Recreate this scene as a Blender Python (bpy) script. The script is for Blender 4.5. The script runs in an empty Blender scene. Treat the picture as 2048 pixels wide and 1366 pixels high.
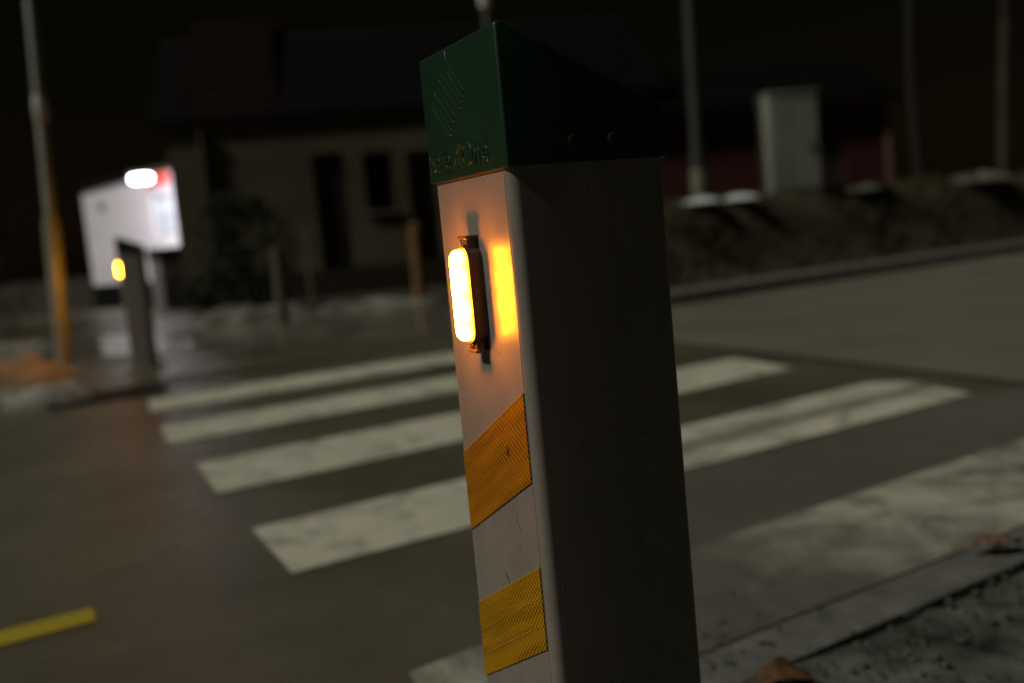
import bpy, bmesh, math, random
from mathutils import Vector, Matrix, noise as mnoise

S = bpy.context.scene
COL = S.collection
rad = math.radians

# ------------------------------------------------------------------ helpers
def new_mat(name):
    m = bpy.data.materials.new(name); m.use_nodes = True
    nt = m.node_tree
    for n in list(nt.nodes): nt.nodes.remove(n)
    out = nt.nodes.new('ShaderNodeOutputMaterial')
    b = nt.nodes.new('ShaderNodeBsdfPrincipled')
    nt.links.new(b.outputs[0], out.inputs[0])
    return m, nt, b

def nd(nt, typ, **kw):
    n = nt.nodes.new(typ)
    for k, v in kw.items():
        if hasattr(n, k): setattr(n, k, v)
        else: n.inputs[k].default_value = v
    return n

def noise_fac(nt, scale, detail=4, rough=.6, coords='Object', lo=.4, hi=.6, dist=0.0, stretch=None):
    tc = nd(nt, 'ShaderNodeTexCoord')
    src = tc.outputs[coords]
    if stretch:
        mp = nd(nt, 'ShaderNodeMapping'); mp.inputs['Scale'].default_value = stretch[:3]
        if len(stretch) > 3: mp.inputs['Rotation'].default_value = (0, 0, stretch[3])
        nt.links.new(src, mp.inputs[0]); src = mp.outputs[0]
    n = nd(nt, 'ShaderNodeTexNoise'); n.inputs['Scale'].default_value = scale
    n.inputs['Detail'].default_value = detail; n.inputs['Roughness'].default_value = rough
    n.inputs['Distortion'].default_value = dist
    nt.links.new(src, n.inputs['Vector'])
    mr = nd(nt, 'ShaderNodeMapRange'); mr.inputs[1].default_value = lo; mr.inputs[2].default_value = hi
    nt.links.new(n.outputs[0], mr.inputs[0])
    return mr.outputs[0]

def mixc(nt, fac, a, b):
    m = nd(nt, 'ShaderNodeMix'); m.data_type = 'RGBA'
    if isinstance(fac, (int, float)): m.inputs[0].default_value = fac
    else: nt.links.new(fac, m.inputs[0])
    for i, v in ((6, a), (7, b)):
        if isinstance(v, (tuple, list)): m.inputs[i].default_value = (*v[:3], 1)
        else: nt.links.new(v, m.inputs[i])
    return m.outputs[2]

def mathn(nt, op, a, b=None, clamp=False):
    m = nd(nt, 'ShaderNodeMath'); m.operation = op; m.use_clamp = clamp
    for i, v in enumerate((a, b)):
        if v is None: continue
        if isinstance(v, (int, float)): m.inputs[i].default_value = v
        else: nt.links.new(v, m.inputs[i])
    return m.outputs[0]

def bump(nt, b, h, strength=.3, dist=.01):
    n = nd(nt, 'ShaderNodeBump'); n.inputs['Strength'].default_value = strength; n.inputs['Distance'].default_value = dist
    nt.links.new(h, n.inputs['Height']); nt.links.new(n.outputs[0], b.inputs['Normal'])

def mat2(name, c1, c2, scale=4., rough=.6, r2=None, metal=0., bmp=0., bscale=None, bdist=.01, lo=.35, hi=.65, stretch=None, spec=.5):
    m, nt, b = new_mat(name)
    f = noise_fac(nt, scale, 6, .65, lo=lo, hi=hi, stretch=stretch)
    nt.links.new(mixc(nt, f, c1, c2), b.inputs['Base Color'])
    b.inputs['Metallic'].default_value = metal
    b.inputs['Specular IOR Level'].default_value = spec
    if r2 is None: b.inputs['Roughness'].default_value = rough
    else:
        mr = nd(nt, 'ShaderNodeMapRange'); mr.inputs[3].default_value = rough; mr.inputs[4].default_value = r2
        nt.links.new(noise_fac(nt, scale * 1.7, 5), mr.inputs[0]); nt.links.new(mr.outputs[0], b.inputs['Roughness'])
    if bmp: bump(nt, b, noise_fac(nt, bscale or scale * 8, 6, lo=.2, hi=.8, stretch=stretch), bmp, bdist)
    return m

def link(name, me, mat=None, parent=None, loc=None, rz=None):
    o = bpy.data.objects.new(name, me)
    if mat: me.materials.append(mat)
    COL.objects.link(o)
    if parent: o.parent = parent
    if loc: o.location = loc
    if rz is not None: o.rotation_euler = (0, 0, rz)
    return o

def from_bm(name, bm, mat=None, parent=None, loc=None, rz=None, smooth=40):
    me = bpy.data.meshes.new(name)
    bmesh.ops.recalc_face_normals(bm, faces=bm.faces)
    bm.to_mesh(me); bm.free()
    if smooth:
        me.polygons.foreach_set('use_smooth', [True] * len(me.polygons))
        me.set_sharp_from_angle(angle=rad(smooth))
    return link(name, me, mat, parent, loc, rz)

def tag(o, label=None, cat=None, group=None, kind=None):
    if label: o['label'] = label
    if cat: o['category'] = cat
    if group: o['group'] = group
    if kind: o['kind'] = kind
    return o

def empty(name, loc, rz=0., label=None, cat=None, group=None):
    o = bpy.data.objects.new(name, None); COL.objects.link(o)
    o.empty_display_size = .1
    o.location = loc; o.rotation_euler = (0, 0, rz)
    return tag(o, label, cat, group)

def box(bm, x0, x1, y0, y1, z0, z1, bev=0., seg=2):
    vs = [bm.verts.new(p) for p in ((x0,y0,z0),(x1,y0,z0),(x1,y1,z0),(x0,y1,z0),(x0,y0,z1),(x1,y0,z1),(x1,y1,z1),(x0,y1,z1))]
    fs = [bm.faces.new([vs[i] for i in q]) for q in ((0,3,2,1),(4,5,6,7),(0,1,5,4),(1,2,6,5),(2,3,7,6),(3,0,4,7))]
    if bev:
        ed = list({e for f in fs for e in f.edges})
        bmesh.ops.bevel(bm, geom=ed, offset=bev, segments=seg, affect='EDGES', profile=.5)
    return bm

def extrude_poly(bm, pts, axis, a0, a1):
    """closed prism: pts = 2D outline, axis = extruded axis"""
    def P(p, a):
        return {'x': (a, p[0], p[1]), 'y': (p[0], a, p[1]), 'z': (p[0], p[1], a)}[axis]
    A = [bm.verts.new(P(p, a0)) for p in pts]; B = [bm.verts.new(P(p, a1)) for p in pts]
    bm.faces.new(A); bm.faces.new(B)
    n = len(pts)
    for i in range(n): bm.faces.new((A[i], A[(i+1) % n], B[(i+1) % n], B[i]))
    return A, B

def rrect(w, d, r, seg=6, cx=0., cy=0.):
    pts = []
    for sx, sy, a0 in ((1,1,0),(-1,1,90),(-1,-1,180),(1,-1,270)):
        for k in range(seg+1):
            a = rad(a0 + 90*k/seg)
            pts.append((cx + sx*(w/2-r) + r*math.cos(a), cy + sy*(d/2-r) + r*math.sin(a)))
    return pts

def lathe(bm, prof, seg=20, c=(0,0)):
    """prof = [(r,z)...]"""
    rings = []
    for r, z in prof:
        rings.append([bm.verts.new((c[0]+r*math.cos(2*math.pi*k/seg), c[1]+r*math.sin(2*math.pi*k/seg), z)) for k in range(seg)])
    for a, b in zip(rings, rings[1:]):
        for k in range(seg): bm.faces.new((a[k], a[(k+1)%seg], b[(k+1)%seg], b[k]))
    bm.faces.new(rings[0]); bm.faces.new(rings[-1])

def tube(bm, pts, radii, seg=8):
    rings = []
    n = len(pts)
    for i, p in enumerate(pts):
        p = Vector(p); t = (Vector(pts[min(i+1,n-1)]) - Vector(pts[max(i-1,0)])).normalized()
        a = t.orthogonal().normalized() if i == 0 else (rings_a - t*rings_a.dot(t)).normalized()
        rings_a = a; b = t.cross(a)
        rings.append([bm.verts.new(p + (a*math.cos(2*math.pi*k/seg) + b*math.sin(2*math.pi*k/seg))*radii[i]) for k in range(seg)])
    for a, b in zip(rings, rings[1:]):
        for k in range(seg): bm.faces.new((a[k], a[(k+1)%seg], b[(k+1)%seg], b[k]))
    bm.faces.new(rings[0]); bm.faces.new(rings[-1])

# road frame: u along the road (away to the right), v across it (towards the far side)
UX, UY, VX, VY = .848, .530, -.530, .848
ROAD = math.atan2(UY, UX)
def uv(u, v, z=0.): return (u*UX + v*VX, u*UY + v*VY, z)

# ------------------------------------------------------------------ materials
def asphalt_mat(name, ca, cb, r0, r1):
    m, nt, b = new_mat(name)
    big = noise_fac(nt, .9, 5, .6, lo=.35, hi=.65)
    mid = noise_fac(nt, 9, 6, .7, lo=.3, hi=.7)
    fine = noise_fac(nt, 160, 3, .7, lo=.3, hi=.7)
    c = mixc(nt, big, ca, cb)
    c = mixc(nt, mathn(nt, 'MULTIPLY', mid, .35), c, tuple(x*.45 for x in ca))
    c = mixc(nt, mathn(nt, 'MULTIPLY', fine, .4), c, tuple(min(1, x*1.9) for x in cb))
    nt.links.new(c, b.inputs['Base Color'])
    mr = nd(nt, 'ShaderNodeMapRange'); mr.inputs[3].default_value = r0; mr.inputs[4].default_value = r1
    nt.links.new(noise_fac(nt, .7, 4, .6, lo=.35, hi=.65), mr.inputs[0]); nt.links.new(mr.outputs[0], b.inputs['Roughness'])
    bump(nt, b, fine, .35, .004)
    return m

M_ASPH = asphalt_mat('damp_asphalt', (.048,.044,.028), (.128,.117,.080), .16, .42)
M_ASPH2 = asphalt_mat('newer_asphalt', (.105,.100,.074), (.160,.153,.118), .45, .65)
M_ASPH3 = asphalt_mat('sheen_asphalt', (.075,.074,.058), (.118,.116,.095), .4, .6)  # greyer asphalt, with the road's sheen put into its colour
M_PAVE = mat2('wet_pavement', (.13,.122,.095), (.22,.205,.165), 1.2, .07, r2=.20)
M_TAR = mat2('tar_joint', (.015,.015,.012), (.03,.028,.024), 30, .7)
M_GROUND = mat2('dark_earth', (.02,.017,.010), (.045,.038,.022), 2, .95, bmp=.5, bdist=.05)
M_BANK = mat2('bank_soil', (.03,.025,.012), (.105,.088,.046), 3.2, .95, bmp=.8, bscale=14, bdist=.06)
M_KERB = mat2('kerb_stone', (.08,.082,.072), (.17,.17,.15), 9, .75, bmp=.4, bscale=90, bdist=.004)
M_VERGE = mat2('verge_gravel', (.010,.012,.008), (.15,.16,.13), 7, .8, bmp=.6, bscale=60, bdist=.012)
M_GRAVEL = mat2('gravel_stones', (.018,.018,.015), (.095,.095,.082), 9, .75, lo=.3, hi=.75)
M_SNOWD = mat2('soiled_snow', (.045,.040,.034), (.22,.20,.175), 3.5, .8, bmp=.6, bscale=20, bdist=.03, lo=.34, hi=.62)
M_SNOWM = mat2('grey_snow', (.05,.047,.034), (.25,.24,.20), 2.6, .8, bmp=.6, bscale=20, bdist=.03, lo=.36, hi=.6)
M_SNOW = mat2('dirty_snow', (.07,.062,.045), (.36,.34,.29), 3.5, .75, bmp=.6, bscale=20, bdist=.03, lo=.34, hi=.62)
M_GALV = mat2('galvanised_steel', (.16,.18,.155), (.27,.29,.255), 5, .45, r2=.6, metal=.35, stretch=(1,1,.25))

def paint_mat(name, paint, under, wear_lo, wear_hi, streak=None, fade=False):
    m, nt, b = new_mat(name)
    w1 = noise_fac(nt, 5.5, 8, .72, lo=wear_lo, hi=wear_hi, dist=.6)
    fine = noise_fac(nt, 120, 3, .7, lo=.35, hi=.62)
    keep = mathn(nt, 'MULTIPLY', w1, mathn(nt, 'ADD', mathn(nt, 'MULTIPLY', fine, .3), .7), True)
    if fade:        # paint nearly gone over the first metre, except a scrap at the very end
        tcf = nd(nt, 'ShaderNodeTexCoord'); spf = nd(nt, 'ShaderNodeSeparateXYZ'); nt.links.new(tcf.outputs['Object'], spf.inputs[0])
        xw = mathn(nt, 'ADD', spf.outputs[0], mathn(nt, 'MULTIPLY', mathn(nt, 'SUBTRACT', noise_fac(nt, 4., 5, .6, lo=0, hi=1), .5), .9))
        full = mathn(nt, 'MULTIPLY', mathn(nt, 'SUBTRACT', xw, .88), 2.0, True)
        scrap = mathn(nt, 'MULTIPLY', mathn(nt, 'SUBTRACT', .30, spf.outputs[0]), 6., True)
        keep = mathn(nt, 'MULTIPLY', keep, mathn(nt, 'ADD', .12, mathn(nt, 'MAXIMUM', full, scrap)), True)
    if streak:      # a tyre-worn streak running along the stripe (object X), centred at y
        tc = nd(nt, 'ShaderNodeTexCoord'); sp = nd(nt, 'ShaderNodeSeparateXYZ'); nt.links.new(tc.outputs['Object'], sp.inputs[0])
        wob = noise_fac(nt, 2.2, 4, .6, lo=0, hi=1)
        y = mathn(nt, 'ADD', sp.outputs[1], mathn(nt, 'MULTIPLY', mathn(nt, 'SUBTRACT', wob, .5), .10))
        d = mathn(nt, 'ABSOLUTE', mathn(nt, 'SUBTRACT', y, streak[0]))
        band = mathn(nt, 'DIVIDE', d, streak[1], True)
        ramp = mathn(nt, 'MULTIPLY', mathn(nt, 'SUBTRACT', sp.outputs[0], streak[2]), 1.6, True)
        worn = mathn(nt, 'MULTIPLY', mathn(nt, 'SUBTRACT', 1., band), ramp)
        keep = mathn(nt, 'MULTIPLY', keep, mathn(nt, 'SUBTRACT', 1., mathn(nt, 'MULTIPLY', worn, .85)), True)
    col = mixc(nt, noise_fac(nt, 2.5, 5, .6, lo=.3, hi=.7), paint, tuple(x*.8 for x in paint))
    nt.links.new(mixc(nt, keep, under, col), b.inputs['Base Color'])
    b.inputs['Roughness'].default_value = .6
    bump(nt, b, fine, .3, .003)
    return m
UNDER = (.11,.105,.085)
M_STRIPE = paint_mat('road_paint', (.74,.72,.575), UNDER, .27, .52)
M_STRIPE_STREAK = paint_mat('road_paint_streaked', (.74,.72,.575), UNDER, .27, .52, streak=(-.03, .11, .55))
M_STRIPE_WORN = paint_mat('road_paint_worn', (.55,.55,.435), (.085,.085,.068), .31, .60, fade=True)
M_YELLOW = paint_mat('yellow_road_paint', (.48,.37,.012), UNDER, .18, .42)

# ------------------------------------------------------------------ ground, road, kerbs
def sheet(name, corners, z, mat, kind='structure', sub=0):
    bm = bmesh.new()
    f = bm.faces.new([bm.verts.new((*c[:2], z)) for c in corners])
    if sub: bmesh.ops.subdivide_edges(bm, edges=bm.edges, cuts=sub, use_grid_fill=True)
    return tag(from_bm(name, bm, mat, smooth=0), kind=kind)

sheet('ground', [(-300,-60),(300,-60),(300,500),(-300,500)], -.05, M_GROUND)
sheet('road', [uv(-40,1.29), uv(60,1.29), uv(60,6.86), uv(-40,6.86)], 0., M_ASPH)
sheet('side_street', [uv(-40,9.902), uv(4.6,9.902), uv(4.6,22), uv(-40,22)], .02, M_ASPH)

sheet('road_relay', [uv(3.50,1.31), uv(60,1.31), uv(60,6.85), uv(4.44,6.85), uv(4.10,4.63), uv(3.68,2.25)], .0018, M_ASPH2)

sheet('road_sheen', [uv(.95,1.31), uv(3.49,1.31), uv(3.66,2.2), uv(3.43,2.27), uv(1.75,2.29)], .0012, M_ASPH3)  # thin lighter sheet that paints a sheen on the road right of the bollard

def strip(name, u0, u1, prof, mat, n=None):
    """prism along u with a (v,z) profile, cut into stones by fine grooves"""
    bm = bmesh.new()
    extrude_poly(bm, [(v, z) for v, z in prof], 'x', u0, u1)
    return tag(from_bm(name, bm, mat, loc=(0,0,0), rz=ROAD, smooth=30), kind='structure')

strip('near_kerb', -12, 40, [(1.29,-.05),(1.29,.003),(1.285,.005),(1.185,.008),(1.172,.002),(1.172,-.05)], M_KERB)
strip('far_kerb', 5.35, 60, [(6.86,-.05),(6.86,.085),(6.875,.105),(7.24,.112),(7.24,-.05)], M_KERB)
strip('dropped_kerb', -2.0, 5.35, [(6.86,-.05),(6.86,.012),(6.88,.018),(7.02,.026),(7.02,-.05)], M_ASPH)
sheet('far_pavement', [uv(-2,7.02), uv(60,7.02), uv(60,9.9), uv(-2,9.9)], .024, M_ASPH)
sheet('wet_path', [uv(.8,10.75), uv(3.45,7.25), uv(5.4,7.25), uv(5.4,11.2), uv(3.4,12.6), uv(1.2,12.4)], .030, M_PAVE)
strip('far_kerb_return', -40, -2.0, [(6.86,-.05),(6.86,.03),(6.88,.04),(7.02,.045),(7.02,-.05)], M_KERB)

# dark joint between two lays of asphalt
bm = bmesh.new()
pts = [(4.72,9.0),(4.10,4.63),(3.93,3.6),(3.68,2.25),(3.5,1.31)]
L = [uv(u-.022, v, .0035) for u, v in pts]; R = [uv(u+.03, v, .0035) for u, v in pts]
pts = [p for p in pts]
for i in range(len(pts)-1):
    if i == 0: continue
    bm.faces.new([bm.verts.new(p) for p in (L[i], R[i], R[i+1], L[i+1])])
a = uv(4.10-.022,4.63,.0035); b_ = uv(4.10+.03,4.63,.0035); c = uv(4.42+.03,6.85,.0035); d = uv(4.42-.022,6.85,.0035)
bm.faces.new([bm.verts.new(p) for p in (a,b_,c,d)])
tag(from_bm('road_joint', bm, M_TAR, smooth=0), kind='structure')

# zebra stripes, each a thing; their own origin sits at the stripe's left end
stripes = [
 ([(.64,1.30),(4.2,1.292),(4.3,1.76),(1.55,1.74),(1.05,1.62),(.72,1.60)], M_STRIPE_WORN, 'worn crosswalk stripe along the near kerb, its paint mostly scrubbed off'),
 ([(.77,2.31),(3.42,2.29),(3.55,2.66),(3.46,2.79),(.83,2.79)], M_STRIPE_STREAK, 'second crosswalk stripe from the near kerb, with a dark worn streak along its right half'),
 ([(.89,3.32),(3.64,3.36),(3.80,3.90),(.98,3.90)], M_STRIPE, 'middle crosswalk stripe, cream paint, third from the near kerb'),
 ([(1.02,4.47),(3.76,4.44),(3.86,4.97),(1.11,5.00)], M_STRIPE, 'fourth crosswalk stripe from the near kerb, second from the far bollard'),
 ([(1.20,5.58),(3.86,5.52),(3.95,6.05),(1.31,6.12)], M_STRIPE, 'farthest crosswalk stripe, nearest to the far pavement and small bollard'),
]
for cs, mt, lab in stripes:
    u0, v0 = cs[0]
    vc = sum(c[1] for c in cs)/len(cs)
    bm = bmesh.new()
    vs = [bm.verts.new((u-u0, v-vc, 0)) for u, v in cs]
    bm.faces.new(vs)
    o = from_bm('crosswalk_stripe', bm, mt, loc=uv(u0, vc, .004), rz=ROAD, smooth=0)
    tag(o, lab, 'road marking', 'white stripes of the zebra crossing')
bm = bmesh.new()
bm.faces.new([bm.verts.new((u, v, 0)) for u, v in ((-3,-.05),(0,-.05),(.01,.05),(-3,.05))])
tag(from_bm('yellow_line', bm, M_YELLOW, loc=uv(.335,2.395,.004), rz=ROAD, smooth=0), 'short end of a yellow painted line on the near side of the road', 'road marking')

# near verge: lumpy gravel ground between the camera and the kerb
def hnoise(p, s): return mnoise.noise(Vector(p)*s)
bm = bmesh.new()
NU, NV = 150, 70
u0, u1, v0, v1 = -3., 5., -2.6, 1.165
grid = []
for j in range(NV+1):
    tv = j/NV; v = v0 + (v1-v0)*(1-(1-tv)**1.8)
    row = []
    for i in range(NU+1):
        u = u0 + (u1-u0)*i/NU
        edge = min(1., max(0., (1.165-v)/.035)); cut = .030*min(1., max(0., (u-1.15)/.5))
        z = .010*edge + (.004 - cut)*(1-edge) + (hnoise((u,v,0),5)*.012 + hnoise((u,v,3),16)*.010)*edge
        # debris pushed up on the kerb left of the crossing corner
        row.append(bm.verts.new(uv(u, v, z)))
    grid.append(row)
for j in range(NV):
    for i in range(NU): bm.faces.new((grid[j][i], grid[j][i+1], grid[j+1][i+1], grid[j+1][i]))
tag(from_bm('near_verge', bm, M_VERGE, smooth=180), kind='structure')

rnd = random.Random(7)
def stone(bm, p, r, rg):
    m = Matrix.Translation(p) @ Matrix.Rotation(rg.random()*6.3, 4, 'Z') @ Matrix.Diagonal((r*rg.uniform(.8,1.5), r, r*rg.uniform(.5,.8), 1))
    res = bmesh.ops.create_icosphere(bm, subdivisions=1, radius=1., matrix=m)
    for v in res['verts']:
        d = (v.co - Vector(p)); v.co = Vector(p) + d*rg.uniform(.75,1.2)
bm = bmesh.new()
for k in range(1000):
    u = rnd.uniform(.2, 3.0); v = 1.16 - abs(rnd.gauss(0,.28))
    stone(bm, uv(u, v, .015), rnd.choice((.002,.003,.003,.004,.005,.008)), rnd)
for k in range(200):     # stones and grit strewn over the kerb beside the bollard
    u = .95 + abs(rnd.gauss(0,.17)); v = 1.2 + abs(rnd.gauss(0,.17))
    stone(bm, uv(u, v, .006 if v < 1.29 else .003), rnd.choice((.002,.003,.004,.006,.011)), rnd)
tag(from_bm('gravel', bm, M_GRAVEL, smooth=0), 'loose gravel and grit strewn along the near kerb', 'gravel', kind='stuff')

# dead leaves
def leaf(loc, rz, l, w, mat, label, seed, curl=.35):
    bm = bmesh.new(); rg = random.Random(seed)
    n = 12; top = []
    for i in range(n+1):
        t = i/n; hw = w*.5*math.sin(math.pi*min(1,t*1.02))**.75*(1+.18*math.sin(t*17+seed))
        zc = l*.16*math.sin(t*3.0+.3) + rg.uniform(-.002,.002)
        row = []
        for s in (-1,-.5,0,.5,1):
            row.append(bm.verts.new((t*l, s*hw, zc + curl*abs(s)**1.6*hw + rg.uniform(-.002,.002))))
        top.append(row)
    for a, b in zip(top, top[1:]):
        for k in range(4): bm.faces.new((a[k], a[k+1], b[k+1], b[k]))
    tube(bm, [(-l*.35,0,.004),(-.1*l,.004,.01),(0,0,top[0][2].co.z)], [.0012,.0014,.0016], 5)
    o = from_bm('dead_leaf', bm, mat, loc=loc, rz=rz, smooth=60)
    md = o.modifiers.new('Solidify', 'SOLIDIFY'); md.thickness = .0008
    return tag(o, label, 'leaf', 'dead leaves along the near kerb')
M_LEAF1 = mat2('brown_leaf', (.09,.042,.022), (.27,.16,.10), 30, .7, bmp=.5, bscale=80, bdist=.003)
M_LEAF2 = mat2('orange_leaf', (.06,.030,.011), (.17,.085,.028), 30, .65, bmp=.5, bscale=80, bdist=.003)
leaf((*uv(1.84,1.26)[:2], .020), ROAD-.75, .085, .052, M_LEAF1, 'pale brown curled leaf lying on the near kerb stone at the right', 3)
leaf((*uv(1.87,1.215)[:2], .022), ROAD-.15, .07, .045, M_LEAF1, 'dark brown crumpled leaf under the pale curled one on the kerb stone', 8, .6)
leaf((*uv(1.08,1.115)[:2], .018), ROAD-.5, .10, .075, M_LEAF2, 'orange brown dead leaf on the gravel just right of the bollard', 5)

# ------------------------------------------------------------------ bollards
def bollard_materials():
    # lavender grey powder coat
    m, nt, b = new_mat('grey_powder_coat')
    f = noise_fac(nt, 14, 5, .6, lo=.3, hi=.7)
    base = mixc(nt, f, (.225,.197,.170), (.268,.235,.203))
    rain = noise_fac(nt, 26, 5, .65, lo=.38, hi=.66, stretch=(1,1,.06))
    base = mixc(nt, mathn(nt, 'MULTIPLY', rain, .22), base, (.12,.10,.09))
    tcd = nd(nt, 'ShaderNodeTexCoord'); spd = nd(nt, 'ShaderNodeSeparateXYZ'); nt.links.new(tcd.outputs['Object'], spd.inputs[0])
    low = mathn(nt, 'MULTIPLY', mathn(nt, 'SUBTRACT', .62, spd.outputs[2]), 1.4, True)
    splash = noise_fac(nt, 42, 6, .75, lo=.46, hi=.70)
    base = mixc(nt, mathn(nt, 'MULTIPLY', mathn(nt, 'MULTIPLY', splash, low), .55), base, (.10,.085,.065))
    specks = noise_fac(nt, 210, 2, .5, lo=.705, hi=.74)
    scuff = noise_fac(nt, 34, 4, .7, lo=.70, hi=.80, stretch=(1,1,.35))
    base = mixc(nt, mathn(nt, 'MULTIPLY', scuff, .5), base, (.16,.13,.13))
    base = mixc(nt, mathn(nt, 'MULTIPLY', specks, .8), base, (.05,.035,.03))
    tcm = nd(nt, 'ShaderNodeTexCoord'); spm = nd(nt, 'ShaderNodeSeparateXYZ'); nt.links.new(tcm.outputs['Object'], spm.inputs[0])
    wob = mathn(nt, 'MULTIPLY', mathn(nt, 'SUBTRACT', noise_fac(nt, 260, 4, .7, lo=0, hi=1), .5), 1.6)
    front = mathn(nt, 'LESS_THAN', spm.outputs[1], -.07)
    for (mx_, mz_, ang, la, lb, dark) in ((.0010,.4355,-52,.0085,.0013,.85),(.0345,.4960,-60,.0050,.0012,.5),(.0388,.4905,-50,.0040,.0010,.6),(.0060,.4750,-55,.007,.0008,.45),
                                         (.030,.6480,20,.0022,.0012,.6),(.058,.6330,70,.003,.0008,.45),(-.040,.6420,0,.0018,.0012,.5),(-.045,.7020,80,.0045,.0012,.35),(.012,.4100,-30,.0060,.0009,.5),(.050,.2900,-65,.009,.001,.5)):
        ca_, sa_ = math.cos(rad(ang)), math.sin(rad(ang))
        dx = mathn(nt, 'SUBTRACT', spm.outputs[0], mx_); dz = mathn(nt, 'SUBTRACT', spm.outputs[2], mz_)
        p_ = mathn(nt, 'DIVIDE', mathn(nt, 'ADD', mathn(nt, 'MULTIPLY', dx, ca_), mathn(nt, 'MULTIPLY', dz, sa_)), la)
        q_ = mathn(nt, 'DIVIDE', mathn(nt, 'SUBTRACT', mathn(nt, 'MULTIPLY', dz, ca_), mathn(nt, 'MULTIPLY', dx, sa_)), lb)
        d2 = mathn(nt, 'ADD', mathn(nt, 'ADD', mathn(nt, 'MULTIPLY', p_, p_), mathn(nt, 'MULTIPLY', q_, q_)), wob)
        k_ = mathn(nt, 'MULTIPLY', mathn(nt, 'MULTIPLY', mathn(nt, 'SUBTRACT', 1.3, d2, True), front), dark)
        base = mixc(nt, k_, base, (.025,.02,.02))
    nt.links.new(base, b.inputs['Base Color'])
    b.inputs['Roughness'].default_value = .36
    bump(nt, b, noise_fac(nt, 500, 2, .5, lo=.2, hi=.8), .03, .0006)
    body = m
    m, nt, b = new_mat('green_plastic')
    nt.links.new(mixc(nt, noise_fac(nt, 6, 5, .6), (.0045,.022,.0108), (.007,.032,.015)), b.inputs['Base Color'])
    b.inputs['Roughness'].default_value = .38
    bump(nt, b, noise_fac(nt, 900, 2, .5, lo=.2, hi=.8), .25, .0006)
    cap = m
    # amber prismatic reflective sheeting with a fine diamond cell grid
    def prism(name, ca, cb):
        m, nt, b = new_mat(name)
        tc = nd(nt, 'ShaderNodeTexCoord'); sp = nd(nt, 'ShaderNodeSeparateXYZ'); nt.links.new(tc.outputs['Object'], sp.inputs[0])
        cell = .0056
        p = mathn(nt, 'ADD', mathn(nt, 'MULTIPLY', sp.outputs[0], .55), sp.outputs[2])
        q = mathn(nt, 'SUBTRACT', mathn(nt, 'MULTIPLY', sp.outputs[0], 1.15), sp.outputs[2])
        lines = None
        for ax in (p, q):
            fr = mathn(nt, 'FRACT', mathn(nt, 'DIVIDE', ax, cell))
            e = mathn(nt, 'LESS_THAN', mathn(nt, 'ABSOLUTE', mathn(nt, 'SUBTRACT', fr, .5)), .09)
            lines = e if lines is None else mathn(nt, 'MAXIMUM', lines, e)
        t_ = mathn(nt, 'SUBTRACT', sp.outputs[2], mathn(nt, 'MULTIPLY', sp.outputs[0], .52))
        cx_ = nd(nt, 'ShaderNodeCombineXYZ'); nt.links.new(mathn(nt, 'MULTIPLY', t_, 62.), cx_.inputs[0]); nt.links.new(mathn(nt, 'MULTIPLY', sp.outputs[0], 9.), cx_.inputs[1])
        nz = nd(nt, 'ShaderNodeTexNoise'); nz.inputs['Scale'].default_value = 1.; nz.inputs['Detail'].default_value = 4.; nt.links.new(cx_.outputs[0], nz.inputs[0])
        mrp = nd(nt, 'ShaderNodeMapRange'); mrp.inputs[1].default_value = .42; mrp.inputs[2].default_value = .58; nt.links.new(nz.outputs[0], mrp.inputs[0])
        patch = mrp.outputs[0]
        c = mixc(nt, patch, ca, cb)
        c = mixc(nt, mathn(nt, 'MULTIPLY', lines, .75), c, tuple(min(1, x*2.6+.01) for x in cb))
        dirt = noise_fac(nt, 45, 5, .7, lo=.66, hi=.74)
        c = mixc(nt, mathn(nt, 'MULTIPLY', dirt, .75), c, (.05,.025,.006))
        dx = mathn(nt, 'DIVIDE', mathn(nt, 'SUBTRACT', sp.outputs[0], .0313), .0032); dz = mathn(nt, 'DIVIDE', mathn(nt, 'SUBTRACT', sp.outputs[2], .5600), .0058)
        dd_ = mathn(nt, 'ADD', mathn(nt, 'ADD', mathn(nt, 'MULTIPLY', dx, dx), mathn(nt, 'MULTIPLY', dz, dz)), mathn(nt, 'MULTIPLY', mathn(nt, 'SUBTRACT', noise_fac(nt, 300, 3, .7, lo=0, hi=1), .5), 2.))
        c = mixc(nt, mathn(nt, 'MULTIPLY', mathn(nt, 'SUBTRACT', 1.2, dd_, True), .9), c, (.02,.008,.003))
        nt.links.new(c, b.inputs['Base Color'])
        b.inputs['Roughness'].default_value = .38; b.inputs['Specular IOR Level'].default_value = .15
        bump(nt, b, lines, .4, .0005)
        return m
    s1 = prism('amber_sheeting', (.13,.049,.0004), (.255,.103,.0008))
    s2 = prism('yellow_sheeting', (.145,.068,.0004), (.275,.134,.0008))
    edge = mat2('sheeting_edge', (.45,.22,.02), (.55,.29,.03), 30, .25)
    house = mat2('black_rubber', (.035,.028,.022), (.055,.042,.03), 40, .34)
    chrome = mat2('screw_steel', (.45,.40,.33), (.6,.55,.45), 60, .25, metal=1.)
    m, nt, b = new_mat('lit_amber_lens')
    b.inputs['Base Color'].default_value = (.8,.35,.03,1); b.inputs['Roughness'].default_value = .15
    b.inputs['Emission Color'].default_value = (1,.25,.006,1)
    tc = nd(nt, 'ShaderNodeTexCoord'); sp = nd(nt, 'ShaderNodeSeparateXYZ'); nt.links.new(tc.outputs['Object'], sp.inputs[0])
    w = mathn(nt, 'ABSOLUTE', mathn(nt, 'SINE', mathn(nt, 'MULTIPLY', sp.outputs[2], math.pi/.026)))
    st = mathn(nt, 'ADD', mathn(nt, 'MULTIPLY', w, 150.), 110.)
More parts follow.
